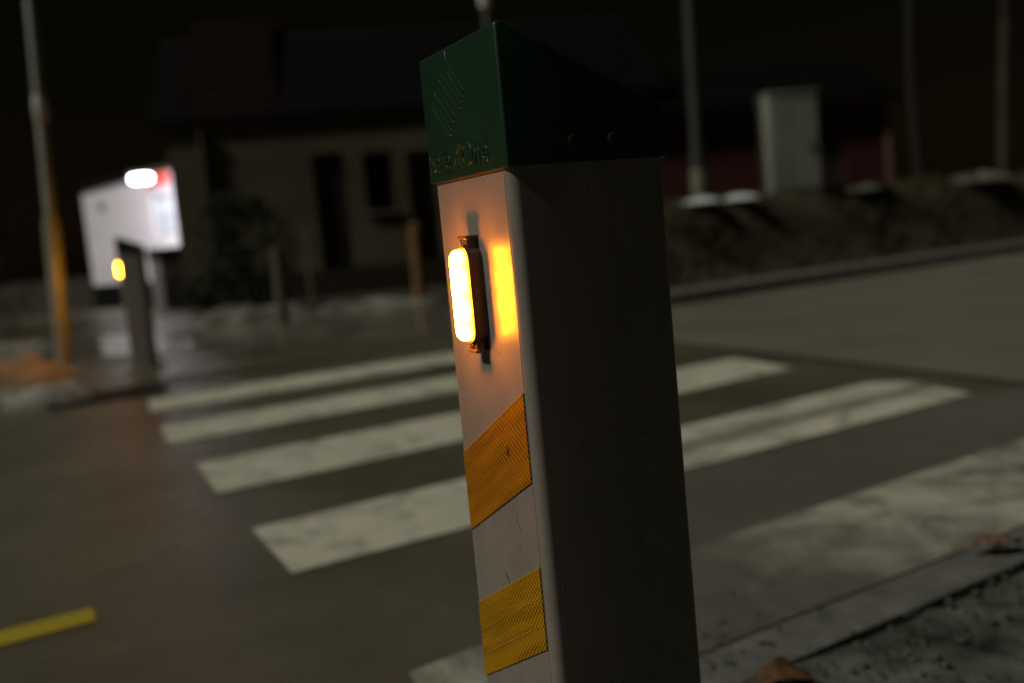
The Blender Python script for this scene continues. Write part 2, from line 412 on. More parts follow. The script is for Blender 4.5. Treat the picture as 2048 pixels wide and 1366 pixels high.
    out_ = mathn(nt, 'ADD', mathn(nt, 'MULTIPLY', mathn(nt, 'DIVIDE', mathn(nt, 'SUBTRACT', -.0153-.0767+.0012, sp.outputs[1]), .0130, True), 1.55), .25)
    st = mathn(nt, 'MULTIPLY', st, out_)
    nt.links.new(st, b.inputs['Emission Strength'])
    lens = m
    return dict(body=body, cap=cap, s1=s1, s2=s2, edge=edge, house=house, chrome=chrome, lens=lens)
BM = bollard_materials()
WF, WS, ZB, ZT, ZR = .1653, .1533, .806, .9235, .851

def stadium(hl, hw, n=10):
    pts = []
    for k in range(n+1):
        a = math.pi*k/n; pts.append((hw*math.cos(a), hl-hw+hw*math.sin(a)))
    for k in range(n+1):
        a = math.pi + math.pi*k/n; pts.append((hw*math.cos(a), -(hl-hw)+hw*math.sin(a)))
    return pts

def make_bollard(loc, rz, label):
    root = empty('bollard', loc, rz, label, 'bollard', 'crosswalk bollards with amber marker lamps')
    # body tube
    bm = bmesh.new(); extrude_poly(bm, rrect(WF, WS, .0095, 8), 'z', .012, ZB+.02)
    from_bm('body', bm, BM['body'], root, smooth=35)
    bm = bmesh.new(); extrude_poly(bm, rrect(WF+.07, WS+.07, .012, 4), 'z', 0., .014)
    for sx in (-1,1):
        for sy in (-1,1):
            lathe(bm, [(.009,.012),(.009,.024),(.006,.026)], 6, (sx*(WF/2+.02), sy*(WS/2+.02)))
    from_bm('base_plate', bm, M_GALV, root, smooth=30)
    # thin film on the front face
    yf = -WS/2
    bm = bmesh.new(); box(bm, -.0745, .0728, yf-.0003, yf+.001, .15, ZB-.003)
    from_bm('film', bm, BM['body'], root, smooth=0)
    # cap: sloping roof seen from the side
    y0, y1 = -WS/2-.0028, WS/2+.0028
    bm = bmesh.new()
    extrude_poly(bm, [(y0,ZB),(y1,ZB),(y1,ZR),(y0+.006,ZT),(y0,ZT-.0015)], 'x', -WF/2-.0028, WF/2+.0028)
    bmesh.ops.recalc_face_normals(bm, faces=bm.faces)
    ed = [e for e in bm.edges if not all(v.co.z < ZB+1e-4 for v in e.verts)]
    bmesh.ops.bevel(bm, geom=ed, offset=.0034, segments=5, affect='EDGES', profile=.5, clamp_overlap=True)
    cap = from_bm('cap', bm, BM['cap'], root, smooth=35)
    # embossed strokes: rounded bars with raised rims
    for (x0,z0,x1,z1,hw) in ((-.020,.9060,.0120,.8745,.0042),(-.0385,.9000,.0030,.8655,.0044),(-.0520,.8905,-.0120,.8560,.0044),(-.0620,.8790,-.0230,.8445,.0042)):
        c = Vector(((x0+x1)/2, 0, (z0+z1)/2)); d = Vector((x1-x0,0,z1-z0)); hl = d.length/2; ang = math.atan2(d.z, d.x) - math.pi/2
        bm = bmesh.new()
        o_ = stadium(hl, hw, 8); i_ = stadium(hl-.0016, hw-.0016, 8)
        def ring(pts, y):
            r = []
            for p in pts:
                x = p[0]*math.cos(ang)-p[1]*math.sin(ang); z = p[0]*math.sin(ang)+p[1]*math.cos(ang)
                r.append(bm.verts.new((c.x+x, y, c.z+z)))
            return r
        A, B, Cc, D = ring(o_, y0+.0006), ring([(p[0]*.94,p[1]*.985) for p in o_], y0-.0009), ring(i_, y0-.0009), ring([(p[0]*.9,p[1]*.98) for p in i_], y0-.0003)
        n = len(A)
        for P_, Q_ in ((A,B),(B,Cc),(Cc,D)):
            for k in range(n): bm.faces.new((P_[k],P_[(k+1)%n],Q_[(k+1)%n],Q_[k]))
        bm.faces.new(D)
        from_bm('emblem_bar', bm, BM['cap'], cap, smooth=50)
    bm = bmesh.new()
    box(bm, -.0212, -.0180, y0-.0009, y0+.0004, .8985, .9195, .0006, 1)
    from_bm('emblem_bar', bm, BM['cap'], cap, smooth=50)
    # raised lettering
    cu = bpy.data.curves.new('lettering', 'FONT'); cu.body = 'SafeXOne'; cu.size = .03; cu.extrude = .0008; cu.bevel_depth = .0004; cu.bevel_resolution = 1
    cu.offset = -.0003
    tmp = bpy.data.objects.new('lettering_curve', cu); COL.objects.link(tmp)
    bpy.context.view_layer.update()
    me = bpy.data.meshes.new_from_object(tmp.evaluated_get(bpy.context.evaluated_depsgraph_get()))
    bpy.data.objects.remove(tmp); bpy.data.curves.remove(cu)
    xs = [v.co.x for v in me.vertices]; ys = [v.co.y for v in me.vertices]
    sx = .132/(max(xs)-min(xs)); sy = .0215/(max(ys)-min(ys))
    for v in me.vertices:
        v.co = ((v.co.x-min(xs))*sx - .0795, y0 - v.co.z, (v.co.y-min(ys))*sy + .8138)
    me.name = 'lettering'
    me.polygons.foreach_set('use_smooth', [True]*len(me.polygons)); me.set_sharp_from_angle(angle=rad(50))
    link('lettering', me, BM['cap'], cap)
    for ry in (-.0158,.0231):
        bm = bmesh.new()
        lathe(bm, [(.0048,0),(.0048,.0008),(.0036,.0018),(.0018,.0019),(.0016,.0009)], 16)
        bm.transform(Matrix.Translation((WF/2+.0026, ry, .8244)) @ Matrix.Rotation(math.pi/2,4,'Y'))
        from_bm('rivet', bm, BM['house'], cap, smooth=30)
    # reflective sheets
    for nm, qs, mt in (('amber_sheet', [(-.0735,.5420),(.0722,.6150),(.0722,.5385),(-.0735,.4650)], BM['s1']),
                       ('yellow_sheet', [(-.0735,.3890),(.0722,.4625),(.0722,.3895),(-.0735,.3140)], BM['s2'])):
        bm = bmesh.new(); extrude_poly(bm, qs, 'y', yf-.0016, yf+.0002)
        o = from_bm(nm, bm, mt, root, smooth=0)
        bm = bmesh.new()
        (ax,az),(bx_,bz) = qs[0], qs[1]
        extrude_poly(bm, [(ax,az),(bx_,bz),(bx_,bz+.0012),(ax,az+.0012)], 'y', yf-.0018, yf+.0002)
        from_bm('sheet_edge', bm, BM['edge'], o, smooth=0)
        if nm == 'yellow_sheet':
            for t, hh in ((.36,.0006),(.70,.0010)):
                bm = bmesh.new()
                za = qs[0][1]+(qs[3][1]-qs[0][1])*t; zb_ = qs[1][1]+(qs[2][1]-qs[1][1])*t
                extrude_poly(bm, [(-.0720,za),(.0712,zb_),(.0712,zb_+hh),(-.0720,za+hh)], 'y', yf-.0020, yf-.0010)
                from_bm('crease', bm, BM['edge'], o, smooth=0)
    # marker lamp
    zl = .7005
    bm = bmesh.new(); hw, hl = .0145, .0440
    A, B = extrude_poly(bm, stadium(hl, hw, 10), 'y', yf-.0145, yf)
    for s in (-1,1):       # mounting ears past both ends
        z0_, z1_ = sorted((s*.036, s*.0525))
        box(bm, -.0078, .0078, yf-.0115, yf, z0_, z1_, .0012, 2)
        z0_, z1_ = sorted((s*.0495, s*.0527))
        box(bm, -.0092, .0092, yf-.0130, yf, z0_, z1_, .0006, 1)
    lamp = from_bm('marker_lamp', bm, BM['house'], root, loc=(0,0,zl), smooth=35)
    bm = bmesh.new()       # domed lens
    prof = [(.0108,yf-.0140,.0412),(.0108,yf-.0180,.0412),(.0101,yf-.0212,.0404),(.0080,yf-.0236,.0382),(.0046,yf-.0250,.0345),(.0018,yf-.0254,.031)]
    rings = []
    for w_, y_, l_ in prof:
        rings.append([bm.verts.new((p[0], y_, p[1])) for p in stadium(l_, w_, 10)])
    n = len(rings[0])
    for a, b in zip(rings, rings[1:]):
        for k in range(n): bm.faces.new((a[k], a[(k+1)%n], b[(k+1)%n], b[k]))
    bm.faces.new(rings[0]); bm.faces.new(rings[-1])
    from_bm('lens', bm, BM['lens'], lamp, smooth=60)
    for s in (-1,1):
        bm = bmesh.new()
        lathe(bm, [(.0036,0),(.0036,.001),(.0028,.0022),(.0012,.0024),(.0010,.0012)], 14)
        bm.transform(Matrix.Translation((0, yf-.0112, s*.0458)) @ Matrix.Rotation(math.pi/2,4,'X'))
        from_bm('screw', bm, BM['chrome'], lamp, smooth=30)
    ld = bpy.data.lights.new('marker_lamp_light', 'SPOT'); ld.energy = 20; ld.color = (1,.36,.02); ld.spot_size = rad(152); ld.spot_blend = .7; ld.shadow_soft_size = .012
    lo_ = bpy.data.objects.new('marker_lamp_light', ld); COL.objects.link(lo_); lo_.parent = lamp
    lo_.location = (0, yf-.044, 0); lo_.rotation_euler = (-math.pi/2, 0, 0)
    return root

NEAR_YAW = -rad(64.56)
near_b = make_bollard((.0444,.9576,0.), NEAR_YAW, 'large near bollard in sharp focus, dark green sloped cap and glowing amber lamp')
# the same bollard across the street, a copy of the tree
def children(o): return [c for c in bpy.data.objects if c.parent == o]
def copy_tree(o, parent=None):
    c = o.copy(); COL.objects.link(c)
    if parent: c.parent = parent
    for ch in children(o): copy_tree(ch, c)
    return c
far_b = copy_tree(near_b)
far_b.scale = (1.06,1.06,1.06); far_b.location = (-2.74, 7.62, .026); far_b.rotation_euler = (0, 0, -rad(84))
far_b['label'] = 'small blurred far bollard across the road, beside the tall pole, lamp lit amber'

# ------------------------------------------------------------------ far left: pole, snow, drain
def pole(name, x, y, z0, h, prof, lean, label, mat, cat='pole', parts=()):
    o = empty(name, (x,y,z0), 0, label, cat); o.rotation_euler = (lean[1], lean[0], 0)
    bm = bmesh.new(); lathe(bm, prof, 24); from_bm('shaft', bm, mat, o, smooth=40)
    for nm, pr, mt in parts:
        bm = bmesh.new(); lathe(bm, pr, 24); from_bm(nm, bm, mt, o, smooth=40)
    return o
M_PALE = mat2('pale_metal', (.36,.38,.35), (.5,.52,.49), 5, .5)
pole('sign_pole', -3.60, 8.2, 0, 6, [(.064,.02),(.064,1.18),(.044,1.26),(.041,4.2),(.038,6.)], (.045,0), 'tall galvanised pole at the left, lower half lit orange by the far bollard', M_GALV,
     parts=(('collar', [(.045,1.98),(.051,1.99),(.051,2.16),(.045,2.17)], M_PALE), ('base_flange', [(.15,0),(.15,.03),(.1,.05)], M_GALV)))

def mound(name, label, cat, cx, cy, rx, ry, h, rz, seed, mat, z=-.03, lump=2.2, amp=.35, group=None):
    bm = bmesh.new(); n, k = 40, 14; rows = []
    for j in range(k+1):
        t = j/k; row = []
        for i in range(n):
            a = 2*math.pi*i/n
            rr = t*(1 + .22*mnoise.noise(Vector((math.cos(a)*1.4+seed, math.sin(a)*1.4, seed*.7))))
            x, y = rx*rr*math.cos(a), ry*rr*math.sin(a)
            base = max(0., 1-t**2)**.8
            zz = h*base*(1 + amp*mnoise.noise(Vector((x*lump/.5+seed, y*lump/.5, 1.3)))+ .5*amp*mnoise.noise(Vector((x*lump*3/.5, y*lump*3/.5+seed, .3))))
            row.append(bm.verts.new((x, y, zz)))
        rows.append(row)
    for a, b in zip(rows[1:], rows[2:]):
        for i in range(n): bm.faces.new((a[i], a[(i+1)%n], b[(i+1)%n], b[i]))
    c = bm.verts.new((0,0,h*(1+.2*amp)))
    for i in range(n): bm.faces.new((c, rows[1][i], rows[1][(i+1)%n]))
    for v in rows[0]: bm.verts.remove(v)
    o = from_bm(name, bm, mat, loc=(cx,cy,z), rz=rz, smooth=180)
    return tag(o, label, cat, group)
SG = 'heaps of dirty snow across the road'
mound('snow_heap', 'big lumpy heap of dirty snow at the left edge, nearest to the road', 'snow heap', -3.15, 6.2, .60, .36, .17, ROAD, 1.7, M_SNOW, lump=1.7, amp=.6, group=SG)
mound('snow_heap', 'pinkish dirty snow heap behind the nearest one, against the pole foot', 'snow heap', -3.95, 7.35, .78, .36, .26, ROAD, 4.2, M_SNOWD, lump=1.5, amp=.5, group=SG)
mound('snow_heap', 'long low ridge of grey snow behind the pole and far bollard', 'snow heap', -5.9, 10.6, 1.2, .34, .24, ROAD-.05, 7.7, M_SNOW, lump=1.2, amp=.5, group=SG)
mound('snow_heap', 'rounded snow heap before the house, left of the thin post', 'snow heap', -3.1, 12.3, .80, .5, .27, ROAD, 9.1, M_SNOWM, lump=.9, amp=.4, group=SG)
mound('snow_heap', 'flat snow heap before the house door, right of the thin post', 'snow heap', -1.75, 12.9, .95, .5, .15, ROAD-.2, 12.4, M_SNOWM, lump=1., amp=.5, group=SG)

# drain grate set in the far gutter
M_IRON = mat2('cast_iron', (.004,.004,.004), (.012,.011,.010), 20, .7)
g = empty('drain_grate', uv(1.17,6.62,.0), ROAD, 'black iron drain grate in the far gutter, left of the far bollard', 'drain')
bm = bmesh.new()
for a in ((-.34,.34,-.24,-.20),(-.34,.34,.20,.24),(-.34,-.30,-.20,.20),(.30,.34,-.20,.20)): box(bm, *a, .0, .016)
from_bm('frame', bm, M_IRON, g, smooth=0)
bm = bmesh.new()
for k in range(9): box(bm, -.27+.0675*k-.012, -.27+.0675*k+.012, -.20, .20, .002, .012)
from_bm('grille', bm, M_IRON, g, smooth=0)
bm = bmesh.new(); box(bm, -.30, .30, -.20, .20, .0008, .0016); from_bm('pit', bm, M_IRON, g, smooth=0)

# thin posts before the house
M_POST = mat2('weathered_post', (.06,.053,.038), (.11,.10,.072), 8, .8, stretch=(1,1,.2))
M_POSTGLOW = mat2('amber_glow_post', (.15,.070,.018), (.24,.12,.035), 8, .7, stretch=(1,1,.2))  # amber lamp glow on the post, put into its base colour
pole('fence_post', -2.43, 11, -.03, .9, [(.06,0),(.06,.80),(.045,.86),(.01,.88)], (.02,0), 'short pale post standing between the two snow heaps before the house', M_POST, 'post', (('post_cap', [(.066,.80),(.066,.83),(.05,.87),(.01,.885)], M_POST),))
pole('fence_post', -2.28, 12, -.03, 1.1, [(.028,0),(.028,1.05),(.02,1.07)], (.02,0), 'thin stake in front of the dark house door', M_POST, 'post')
pole('fence_post', -1.19, 14, -.03, 1.1, [(.08,0),(.08,1.02),(.03,1.06)], (.02,0), 'post coloured with painted amber glow in front of the house, just left of the near bollard', M_POSTGLOW, 'post', (('post_cap', [(.09,1.0),(.09,1.03),(.03,1.07)], M_POSTGLOW),))

# ------------------------------------------------------------------ shrubs
def leafy(name, label, cat, x, y, rx, ry, h, n, seed, mat, stem_mat, group=None, z=-.05, size=.05):
    root = empty(name, (x,y,z), 0, label, cat, group); rg = random.Random(seed)
    bm = bmesh.new(); tips = []
    for k in range(9):
        a = rg.random()*6.28; r = rg.random()**.5
        p = Vector((rx*r*math.cos(a), ry*r*math.sin(a), h*rg.uniform(.55,.95)))
        tube(bm, [(p.x*.12,p.y*.12,0), (p.x*.5,p.y*.5,p.z*.55), p], [.018,.012,.004], 5); tips.append(p)
    from_bm('stem', bm, stem_mat, root, smooth=60)
    bm = bmesh.new()
    for k in range(n):
        a = rg.random()*6.28; r = rg.random()**.6; zz = rg.random()**.8
        prof = .55+.45*math.sin(math.pi*min(1,zz*.9+.1))
        w = 1 + .35*mnoise.noise(Vector((math.cos(a)*1.5+seed, math.sin(a)*1.5, zz*3)))
        p = Vector((rx*r*prof*w*math.cos(a), ry*r*prof*w*math.sin(a), .05+h*zz*(.8+.3*w*(1-r*.5))))
        if mnoise.noise(p*3.1+Vector((seed,0,0))) < -.18: continue
        s = size*rg.uniform(.6,1.3)
        m = Matrix.Translation(p) @ Matrix.Rotation(rg.random()*6.28,4,'Z') @ Matrix.Rotation(rg.uniform(-1.2,1.2),4,'X')
        vs = [bm.verts.new(m @ Vector(q)) for q in ((0,-s,0),(.45*s,0,.1*s),(0,s,0),(-.45*s,0,.1*s))]
        bm.faces.new(vs)
    from_bm('foliage', bm, mat, root, smooth=0)
    return root
M_LEAFD = mat2('dark_foliage', (.010,.014,.004), (.03,.036,.010), 5, .7)
M_LEAFO = mat2('dry_foliage', (.05,.045,.018), (.12,.11,.05), 4, .8)
M_BARK = mat2('grey_bark', (.014,.0125,.006), (.042,.038,.020), 7, .9, bmp=.8, bscale=20, bdist=.02, stretch=(1,1,.3))
leafy('shrub', 'widest dark bush against the lower left wall of the house', 'shrub', -3.95, 15.6, .85, .5, 1.75, 4200, 3, M_LEAFD, M_BARK, 'shrubs')
leafy('shrub', 'low dark bush beside the left corner of the house', 'shrub', -4.75, 16.4, .45, .4, .6, 1600, 5, M_LEAFD, M_BARK, 'shrubs')
leafy('shrub', 'tall dark bush at the left edge beyond the snow', 'shrub', -7.6, 14.6, .9, .7, 1.9, 3000, 13, M_LEAFD, M_BARK, 'shrubs')

# ------------------------------------------------------------------ buildings
def wall_front(bm, x0, x1, z0, z1, holes, depth, y=0.):
    xs = sorted({x0, x1, *[h[0] for h in holes], *[h[1] for h in holes]}); zs = sorted({z0, z1, *[h[2] for h in holes], *[h[3] for h in holes]})
    V = {}
    def v(x, yy, z):
        k = (round(x,4), round(yy,4), round(z,4))
        if k not in V: V[k] = bm.verts.new((x, yy, z))
        return V[k]
    for a, b in zip(xs, xs[1:]):
        for c, d in zip(zs, zs[1:]):
            if any(h[0] <= a and b <= h[1] and h[2] <= c and d <= h[3] for h in holes): continue
            bm.faces.new((v(a,y,c), v(b,y,c), v(b,y,d), v(a,y,d)))
    for hx0, hx1, hz0, hz1 in holes:
        for p, q in (((hx0,hz0),(hx1,hz0)), ((hx1,hz0),(hx1,hz1)), ((hx1,hz1),(hx0,hz1)), ((hx0,hz1),(hx0,hz0))):
            bm.faces.new([bm.verts.new(t) for t in ((p[0],y,p[1]), (q[0],y,q[1]), (q[0],y+depth,q[1]), (p[0],y+depth,p[1]))])

def plain_sides(bm, x0, x1, y0, y1, z0, z1):
    for q in (((x0,y0),(x0,y1)), ((x0,y1),(x1,y1)), ((x1,y1),(x1,y0))):
        bm.faces.new([bm.verts.new(t) for t in ((*q[0],z0),(*q[1],z0),(*q[1],z1),(*q[0],z1))])

M_PLASTER = mat2('dim_plaster', (.058,.052,.028), (.13,.116,.067), .7, .9, bmp=.3, bscale=40, bdist=.01, lo=.3, hi=.7)
M_DARKWOOD = mat2('dark_wood', (.018,.012,.007), (.034,.024,.014), 5, .6, stretch=(1,1,.2))
M_REDROOF = mat2('red_roof_tile', (.0055,.0006,.0005), (.010,.0011,.0009), 3, .9, stretch=(1,1,4), spec=.15)
M_DARKROOF = mat2('dark_roof_tile', (.0018,.0015,.001), (.0036,.0029,.0018), 3, .9, stretch=(1,1,4), spec=.15)
M_GLASSD, _nt, _b = new_mat('dark_glass'); _b.inputs['Base Color'].default_value = (.006,.005,.004,1); _b.inputs['Roughness'].default_value = .08
M_GREYW = mat2('grey_frame', (.10,.095,.07), (.15,.14,.10), 8, .6)

# house
HR = rad(10)
ho = empty('house', (-5.62,18,0), HR, 'low dim plastered house with red and dark roof behind the snow heaps', 'house')
holes = [(2.42,2.98,.12,2.50), (3.32,3.84,1.40,2.46), (4.10,4.60,.12,2.42)]
bm = bmesh.new(); wall_front(bm, 0, 9, -.1, 3.05, holes, .18)
from_bm('wall', bm, M_PLASTER, ho, smooth=0)
bm = bmesh.new(); plain_sides(bm, 0, 9, 0, 6, -.1, 3.05)
from_bm('side_wall', bm, mat2('shaded_render', (.020,.018,.010), (.035,.031,.018), 1.2, .9), ho, smooth=0)  # side wall darkened in its colour to keep it dim under the sun
bm = bmesh.new(); box(bm, 2.42, 2.98, .12, .16, .12, 2.50)
for zz in (.25,1.0,1.75): box(bm, 2.50, 2.90, .105, .1205, zz, zz+.62, .006, 1)
d_ = from_bm('door', bm, M_DARKWOOD, ho, smooth=20)
bm = bmesh.new(); box(bm, 2.445, 2.475, .07, .118, 1.12, 1.26, .004, 1); from_bm('handle', bm, M_GALV, d_)
bm = bmesh.new(); box(bm, 4.10, 4.60, .12, .16, .12, 2.42); from_bm('door', bm, M_DARKWOOD, ho, smooth=20)
for (a,b,c,d) in (holes[1],):
    bm = bmesh.new(); box(bm, a, b, .14, .16, c, d)
    w_ = from_bm('window', bm, M_GLASSD if a > 3 else M_PLASTER, ho, smooth=0)
    bm = bmesh.new()
    for q in ((a,a+.05,c,d),(b-.05,b,c,d),(a+.05,b-.05,c,c+.05),(a+.05,b-.05,d-.05,d),((a+b)/2-.02,(a+b)/2+.02,c+.05,d-.05)):
        box(bm, q[0], q[1], .10, .1395, q[2], q[3])
    from_bm('window_frame', bm, M_DARKWOOD if a > 3 else M_GREYW, w_, smooth=0)
    bm = bmesh.new(); box(bm, a-.06, b+.06, -.07, .12, c-.05, c-.002, .008, 1); from_bm('sill', bm, M_GREYW, w_)
def roof_slab(x0, x1, ye, ze, yr, zr, t=.16):
    bm = bmesh.new(); extrude_poly(bm, [(ye,ze),(yr,zr),(yr,zr+t),(ye,ze+t)], 'x', x0, x1)
    # tile courses as small steps
    L_ = math.hypot(yr-ye, zr-ze); dy, dz = (yr-ye)/L_, (zr-ze)/L_
    n = int(L_/.28)
    for k in range(n):
        s0 = k*.28+.02; y_, z_ = ye+dy*s0, ze+t+dz*s0
        extrude_poly(bm, [(y_,z_+.002),(y_+dy*.24,z_+dz*.24+.002),(y_+dy*.24-dz*.01,z_+dz*.24+.01),(y_-dz*.035,z_+.035)], 'x', x0+.01, x1-.01)
    return bm
from_bm('red_roof', roof_slab(.42, 1.95, -.012, 3.06, 2.9, 5.35), M_REDROOF, ho, smooth=0)
from_bm('dark_roof', roof_slab(-.25, .40, -.012, 3.06, 2.9, 5.05), M_DARKROOF, ho, smooth=0)
from_bm('dark_roof', roof_slab(1.97, 9.2, -.012, 3.06, 2.9, 5.05), M_DARKROOF, ho, smooth=0)
bm = bmesh.new(); extrude_poly(bm, [(2.9,5.1),(6.3,3.06),(6.3,3.2),(2.9,5.25)], 'x', -.25, 9.2); from_bm('rear_roof', bm, M_DARKROOF, ho, smooth=0)
for xx in (0.,8.85):
    bm = bmesh.new(); extrude_poly(bm, [(.02,3.05),(5.98,3.05),(2.9,5.0)], 'x', xx, xx+.14)
    from_bm('gable', bm, M_DARKWOOD, ho, smooth=0)
bm = bmesh.new(); box(bm, -.25, 9.2, -.075, -.014, 3.06, 3.13, .02, 2); gt = from_bm('gutter', bm, M_DARKROOF, ho)
bm = bmesh.new(); tube(bm, [(.60,-.08,3.06),(.60,-.07,2.9),(.60,-.06,2.7),(.60,-.06,.05)], [.06]*4, 10); from_bm('downpipe', bm, M_DARKWOOD, ho)
bm = bmesh.new(); box(bm, .05, 9.0, -.035, -.002, -.1, .45); from_bm('plinth', bm, M_DARKWOOD, ho, smooth=0)

# lit white shed
GA = math.atan2(-3.5,3.24)
M_WHITE = mat2('white_render', (.72,.69,.74), (.80,.77,.82), 2, .85, bmp=.2, bscale=50, bdist=.006)
M_RED = mat2('red_sign', (.60,.09,.06), (.66,.12,.08), 3, .5)
sh = empty('shed', (-9.59,24,0), GA, 'small white rendered shed brightly lit by its wall lamp, left of the house', 'shed')
holes = [(3.62,4.55,1.42,2.22)]
bm = bmesh.new(); wall_front(bm, 0, 4.62, -.1, 2.66, holes, .15); plain_sides(bm, 0, 4.62, 0, 2.6, -.1, 2.66)
from_bm('wall', bm, M_WHITE, sh, smooth=0)
bm = bmesh.new(); box(bm, -.2, 4.7, -.10, 2.8, 2.662, 2.80, .02, 1); from_bm('roof', bm, M_DARKROOF, sh)
bm = bmesh.new(); box(bm, .0, 4.62, -.04, -.003, -.1, .50, .01, 1); from_bm('plinth', bm, M_DARKROOF, sh)
m, nt, b = new_mat('lit_window'); b.inputs['Base Color'].default_value = (.5,.55,.65,1); b.inputs['Roughness'].default_value = .1
b.inputs['Emission Color'].default_value = (.80,.90,1,1)
tc = nd(nt, 'ShaderNodeTexCoord'); sp = nd(nt, 'ShaderNodeSeparateXYZ'); nt.links.new(tc.outputs['Object'], sp.inputs[0])
blind = mathn(nt, 'GREATER_THAN', sp.outputs[2], 1.88)
nt.links.new(mathn(nt, 'ADD', mathn(nt, 'MULTIPLY', blind, .30), .16), b.inputs['Emission Strength'])
bm = bmesh.new(); box(bm, 3.62, 4.55, .11, .13, 1.42, 2.22); wn = from_bm('window', bm, m, sh, smooth=0)
bm = bmesh.new()
for q in ((3.62,3.68,1.42,2.22),(4.49,4.55,1.42,2.22),(3.68,4.49,1.42,1.48),(3.68,4.49,2.16,2.22),(4.07,4.11,1.48,2.16)): box(bm, q[0], q[1], .07, .1095, q[2], q[3])
from_bm('window_frame', bm, M_PALE, wn, smooth=0)
# red name board, wall lamp, round plate, bin in front
sg = empty('sign_board', (-9.59,24,0), GA, 'blank red board under the shed roof, right of the white lamp', 'sign')
bm = bmesh.new(); box(bm, 3.62, 4.60, -.075, -.006, 2.40, 2.655, .012, 2); from_bm('panel', bm, M_RED, sg)
for x_ in (3.75,4.45):
    bm = bmesh.new(); box(bm, x_-.03, x_+.03, -.0055, -.001, 2.44, 2.62)
    from_bm('bracket', bm, M_GALV, sg, smooth=0)
WLX, WLY, WLZ = -6.30, 18.5, 2.36
wl = empty('wall_lamp', (WLX,WLY,WLZ), 0, 'glaring white lamp on an arm at the house corner, lighting the white shed', 'lamp')
bm = bmesh.new(); tube(bm, [(.70,.12,.10),(.4,.06,.16),(.05,0,.12)], [.018]*3, 8); from_bm('arm', bm, M_GALV, wl)
bm = bmesh.new(); box(bm, -.20, .20, -.11, .11, .062, .13, .025, 2); from_bm('housing', bm, M_GALV, wl)
m, nt, b = new_mat('lit_white_lens'); b.inputs['Base Color'].default_value = (.9,.9,.9,1)
b.inputs['Emission Color'].default_value = (1,.95,1,1); b.inputs['Emission Strength'].default_value = 22
bm = bmesh.new(); box(bm, -.17, .17, -.09, .09, -.05, .06, .03, 3); from_bm('lens', bm, m, wl)
bm = bmesh.new(); lathe(bm, [(.11,0),(.11,.03),(.09,.045)], 20); bm.transform(Matrix.Translation((1.12,-.002,2.24)) @ Matrix.Rotation(math.pi/2,4,'X'))
tag(from_bm('wall_plate', bm, M_GREYW, loc=(-9.59,24,0), rz=GA), 'small round grey plate on the lit white shed wall', 'plate')
bn = empty('storage_box', (-9.59,24,0), GA, 'grey storage box with dark lid standing between the white shed and the house', 'box')
bm = bmesh.new(); box(bm, 5.74, 6.2, -1.15, -.65, -.05, .90, .02, 2); from_bm('body', bm, mat2('grey_plastic', (.17,.16,.17), (.24,.23,.24), 3, .6), bn)
bm = bmesh.new(); box(bm, 5.72, 6.23, -1.18, -.62, .902, 1.12, .04, 2); from_bm('lid', bm, M_DARKWOOD, bn)

# red building on the right behind the bank
M_OXIDE = mat2('red_boarding', (.035,.003,.0022), (.06,.006,.0045), 3, .8, bmp=.4, bscale=9, bdist=.02, stretch=(7,7,.2))
ba = empty('barn', (2.6,19.4,0), rad(6), 'long dark red boarded outbuilding behind the bank at the right', 'outbuilding')
bm = bmesh.new(); wall_front(bm, 0, 5.0, -.1, 2.62, [(3.3,4.1,.1,2.0)], .12); plain_sides(bm, 0, 5.0, 0, 4, -.1, 2.62)
from_bm('wall', bm, M_OXIDE, ba, smooth=0)
bm = bmesh.new(); box(bm, 3.3, 4.1, .08, .11, .1, 2.0); from_bm('door', bm, M_DARKWOOD, ba, smooth=0)
from_bm('roof', roof_slab(-.2, 5.2, -.25, 2.63, 2.2, 3.75), mat2('barn_roof', (.0025,.0021,.0015), (.005,.0042,.003), 2, .9, stretch=(1,1,4), spec=.15), ba, smooth=0)
bm = bmesh.new(); extrude_poly(bm, [(2.2,3.75),(4.3,2.63),(4.3,2.75),(2.2,3.9)], 'x', -.2, 5.2); from_bm('rear_roof', bm, M_DARKROOF, ba, smooth=0)
bm = bmesh.new(); box(bm, 4.93, 5.05, -.05, -.002, -.1, 2.6, .01, 1); from_bm('corner_board', bm, mat2('corner_board', (.12,.06,.045), (.17,.09,.07), 6, .8), ba)

# ------------------------------------------------------------------ bank on the right with its grass
bm = bmesh.new(); NUb, NSb = 120, 16
prof = [(7.20,.09),(7.26,.16),(7.34,.30),(7.40,.46),(7.46,.62),(7.54,.76),(7.68,.86),(7.9,.90),(8.3,.88),(9.2,.84),(11,.80),(14,.7),(18,.5),(22,.2),(26,-.06)]
rows = []
for i in range(NUb+1):
    row = []
    for k, (v, z) in enumerate(prof):
        us = max(5.2, .66*v+.1); u = us + (60-us)*(i/NUb)**1.8
        taper = min(1., max(0., (u-us)/.7))**.6
        n1 = mnoise.noise(Vector((u*1.1, v*1.1, 2.))); n2 = mnoise.noise(Vector((u*4, v*4, 5.)))
        amp = 0 if k == 0 else 1
        row.append(bm.verts.new(uv(u, v + (n1*.10+n2*.05)*amp, -.06 + (z+.06)*taper + (n1*.04 + n2*.03)*amp*taper)))
    rows.append(row)
for a, b in zip(rows, rows[1:]):
    for k in range(len(prof)-1): bm.faces.new((a[k], b[k], b[k+1], a[k+1]))
tag(from_bm('bank', bm, M_BANK, smooth=180), kind='structure')
bm = bmesh.new(); rg = random.Random(21)
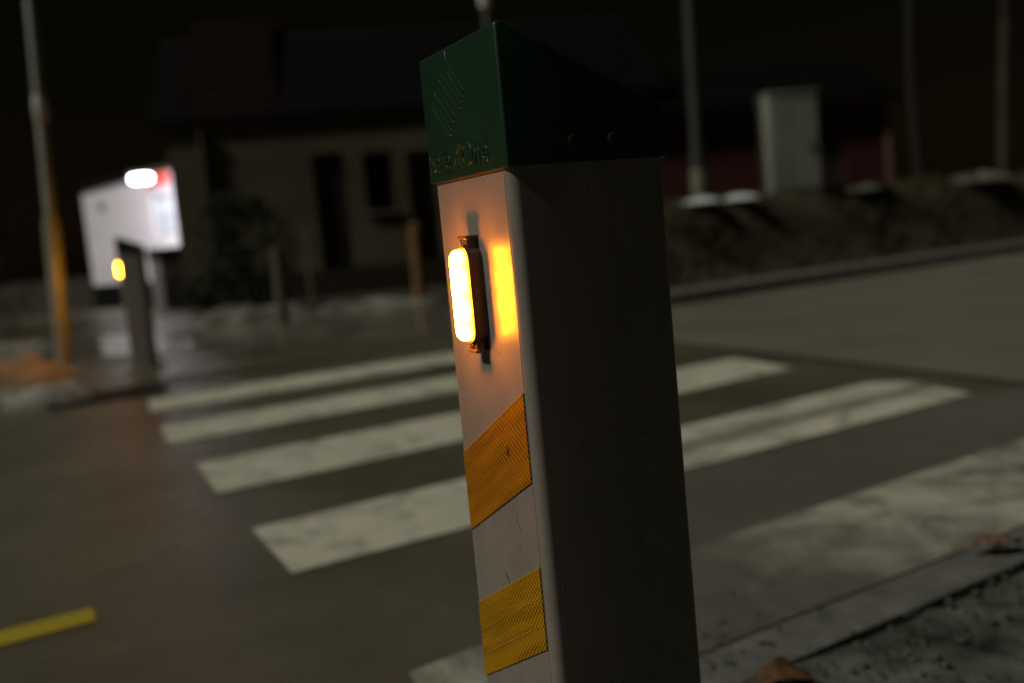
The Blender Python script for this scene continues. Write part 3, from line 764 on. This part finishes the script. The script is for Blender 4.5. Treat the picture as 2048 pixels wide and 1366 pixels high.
def bank_z(u, v):
    for (va, za), (vb, zb) in zip(prof, prof[1:]):
        if va <= v <= vb: z = za + (zb-za)*(v-va)/(vb-va); break
    else: z = 0
    us = max(5.2, .66*v+.1); t = min(1., max(0., (u-us)/.7))**.6
    n1 = mnoise.noise(Vector((u*1.1, v*1.1, 2.)))
    return -.06 + (z+.06)*t + n1*.04*t
for k in range(9000):
    u = 5.3 + rg.random()**1.5*11; v = 7.22 + abs(rg.gauss(0,.42))
    if mnoise.noise(Vector((u*.9, v*1.6, 9))) < -.08 and rg.random() < .8: continue
    p = Vector(uv(u, v, bank_z(u, v)-.02)); h = rg.uniform(.05,.16); a = rg.random()*6.28; ln = Vector((math.cos(a), math.sin(a), 0))
    w = ln.cross(Vector((0,0,1)))*.006
    mid = p + Vector((0,0,h*.6)) + ln*h*.25; tip = p + Vector((0,0,h*.85)) + ln*h*.7
    q = [bm.verts.new(t) for t in (p-w, p+w, mid+w*.7, mid-w*.7)]; bm.faces.new(q)
    bm.faces.new((q[3], q[2], bm.verts.new(tip)))
tag(from_bm('grass', bm, mat2('dead_grass', (.04,.034,.014), (.12,.105,.052), 2.5, .9), smooth=0), 'dead grass tufts growing over the roadside bank', 'grass', kind='stuff')

SB = 'snow patches on top of the bank'
M_SNOWC = mat2('clean_snow', (.50,.55,.55), (.72,.77,.77), 4, .7, bmp=.4, bscale=20, bdist=.02)
mound('snow_patch', 'bright snow patch on the bank right beside the near bollard', 'snow patch', 2.01, 10.28, .20, .18, .055, ROAD*.3, 3.3, M_SNOWC, z=.89, group=SB)
mound('snow_patch', 'bright snow patch on the bank, just left of the grey cabinet', 'snow patch', 2.475, 10.57, .19, .18, .055, ROAD*.3, 6.1, M_SNOWC, z=.89, group=SB)
mound('snow_patch', 'long dull snow patch on the bank, right of the grey cabinet', 'snow patch', 4.05, 11.6, .45, .2, .09, ROAD, 8.8, M_SNOW, z=.88, group=SB)
mound('snow_patch', 'wide faint snow patch far along the bank near the tree trunks', 'snow patch', 5.98, 12.8, .6, .25, .12, ROAD, 2.8, M_SNOW, z=.86, group=SB)

# grey cabinet on the bank
M_CAB = mat2('cabinet_paint', (.17,.178,.155), (.26,.27,.235), 2.5, .55, stretch=(3,3,.4))
cb = empty('utility_cabinet', (3.215,11.3,.82), rad(8), 'pale grey street cabinet standing on top of the bank', 'cabinet')
bm = bmesh.new(); box(bm, -.29, .29, -.14, .16, .10, 1.14, .012, 2); from_bm('body', bm, M_CAB, cb)
bm = bmesh.new(); box(bm, -.30, .30, -.16, .18, 1.142, 1.18, .015, 2); from_bm('lid', bm, M_CAB, cb)
bm = bmesh.new(); box(bm, -.28, .28, -.15, .17, -.1, .098, .005, 1); from_bm('plinth', bm, M_KERB, cb)
bm = bmesh.new(); box(bm, -.265, .265, -.158, -.142, .14, 1.10, .005, 1); dr = from_bm('door', bm, M_CAB, cb)
bm = bmesh.new(); box(bm, .15, .20, -.172, -.159, .52, .66, .005, 1); from_bm('handle', bm, M_GREYW, dr)

pole('lamp_post', 2.13, 11, .5, 6, [(.085,0),(.085,.9),(.072,1.0),(.062,5.5)], (.02,0), 'dim grey lamp post behind the bank, just right of the near bollard', mat2('post_grey', (.015,.015,.0135), (.027,.027,.024), 4, .6), 'lamp post',
     (('inspection_door', [(.088,.25),(.088,.75),(.085,.76)], M_GREYW),))
# lantern whose foot shows above the bollard
lp = pole('street_lantern', .07, 14, 0, 4, [(.05,0),(.05,3.72),(.04,3.74)], (.0,0), 'pale hanging end of a street lantern above the near bollard cap', M_DARKWOOD, 'street lamp')
bm = bmesh.new(); lathe(bm, [(.02,3.75),(.07,3.78),(.085,3.85),(.09,4.25),(.05,4.35)], 18); from_bm('lantern', bm, mat2('lantern_glass', (.55,.55,.48), (.65,.65,.58), 6, .4), lp)
bm = bmesh.new(); lathe(bm, [(.16,4.34),(.12,4.42),(.02,4.5)], 18); from_bm('lantern_hood', bm, M_DARKWOOD, lp)

# bare trees at the right
def bare_tree(x, y, z, r, h, lean, seed, label, mat):
    root = empty('tree', (x,y,z), 0, label, 'tree', 'bare trees behind the bank'); rg = random.Random(seed)
    bm = bmesh.new()
    pts = [(lean*h*t + .06*math.sin(t*7+seed), .05*math.cos(t*5+seed), h*t) for t in [i/10 for i in range(11)]]
    tube(bm, pts, [r*(1-.075*i) for i in range(11)], 12); from_bm('trunk', bm, mat, root, smooth=60)
    bm = bmesh.new()
    def branch(p, d, l, rr, dep):
        ps, rs = [p], [rr]; q = p.copy(); dd = d.copy()
        for i in range(4):
            dd = (dd + Vector((rg.uniform(-.2,.2), rg.uniform(-.2,.2), rg.uniform(-.02,.2)))).normalized(); q = q + dd*l/4
            ps.append(q.copy()); rs.append(rr*(1-.2*(i+1)))
        tube(bm, ps, rs, 5)
        if dep:
            for k in range(4):
                i = rg.randint(1,4); a = rg.random()*6.28
                branch(ps[i], (dd + Vector((math.cos(a), math.sin(a), .2))*.9).normalized(), l*.6, rs[i]*.6+.002, dep-1)
    for k in range(11):
        i = rg.randint(5,10); a = rg.random()*6.28
        branch(Vector(pts[i]), Vector((math.cos(a), math.sin(a), .6)).normalized(), h*.3, r*.32, 2)
    from_bm('crown', bm, mat, root, smooth=60)
    return root
bare_tree(6.93, 14, .55, .10, 6.5, .02, 4, 'pale tree trunk near the right edge, behind the bank', M_BARK)
bare_tree(5.93, 14.5, .55, .09, 6., -.0, 9, 'dark tree trunk between the red outbuilding and the pale trunk', mat2('dark_bark', (.004,.0036,.002), (.012,.0105,.006), 7, .9, stretch=(1,1,.3)))

# ------------------------------------------------------------------ light
SUN_D = Vector((-.91,-.415)).normalized(); EL = rad(45)
sd = bpy.data.lights.new('sun', 'SUN'); sd.energy = 1.6; sd.angle = rad(6); sd.color = (1,.96,.83)
so = bpy.data.objects.new('sun', sd); COL.objects.link(so)
to_sun = Vector((SUN_D.x*math.cos(EL), SUN_D.y*math.cos(EL), math.sin(EL)))
so.rotation_euler = to_sun.to_track_quat('Z','Y').to_euler()
pl = bpy.data.lights.new('wall_lamp_light', 'SPOT'); pl.energy = 400; pl.color = (.98,.92,1); pl.spot_size = rad(120); pl.spot_blend = .8; pl.shadow_soft_size = .1
po = bpy.data.objects.new('wall_lamp_light', pl); COL.objects.link(po); po.parent = wl
aim = Vector((-9.59 + .5*math.cos(GA), 24 + .5*math.sin(GA), 1.5)) - Vector((WLX, WLY, WLZ))
po.location = aim.normalized()*.22; po.rotation_euler = (-aim).to_track_quat('Z','Y').to_euler()

w = bpy.data.worlds.new('World'); S.world = w; w.use_nodes = True
nt = w.node_tree
bg = nt.nodes['Background']
sk = nt.nodes.new('ShaderNodeTexSky'); sk.sky_type = 'NISHITA'; sk.sun_disc = False
sk.sun_elevation = EL; sk.sun_rotation = math.atan2(SUN_D.x, SUN_D.y)
mx = nt.nodes.new('ShaderNodeMix'); mx.data_type = 'RGBA'; mx.blend_type = 'MULTIPLY'; mx.inputs[0].default_value = 1.; mx.inputs[7].default_value = (1,.55,.22,1)
nt.links.new(sk.outputs[0], mx.inputs[6]); nt.links.new(mx.outputs[2], bg.inputs[0])
bg.inputs[1].default_value = .0009

# ------------------------------------------------------------------ camera
f, roll, y0 = 2048., math.atan(.095), 470.
pitch = math.atan((683-y0)*math.cos(roll)/f)
fw = Vector((0, math.cos(pitch), -math.sin(pitch))); up0 = Vector((0, math.sin(pitch), math.cos(pitch))); rt0 = Vector((1,0,0))
rt = rt0*math.cos(roll) - up0*math.sin(roll); up = up0*math.cos(roll) + rt0*math.sin(roll)
cd = bpy.data.cameras.new('camera'); co = bpy.data.objects.new('camera', cd); COL.objects.link(co)
mw = Matrix.Identity(4)
for i in range(3): mw[i][0], mw[i][1], mw[i][2] = rt[i], up[i], -fw[i]
mw.translation = Vector((0,0,.75)); co.matrix_world = mw
cd.lens = 36.; cd.sensor_width = 36.; cd.sensor_fit = 'HORIZONTAL'; cd.clip_start = .02; cd.clip_end = 2000
cd.dof.use_dof = True; cd.dof.focus_distance = .90; cd.dof.aperture_fstop = 2.9; cd.dof.aperture_blades = 0
S.camera = co

S.render.engine = 'CYCLES'
S.cycles.use_denoising = True
S.cycles.sample_clamp_indirect = 4.
S.cycles.max_bounces = 8
S.view_settings.view_transform = 'Standard'; S.view_settings.look = 'None'
S.view_settings.exposure = 0.; S.view_settings.gamma = 1.
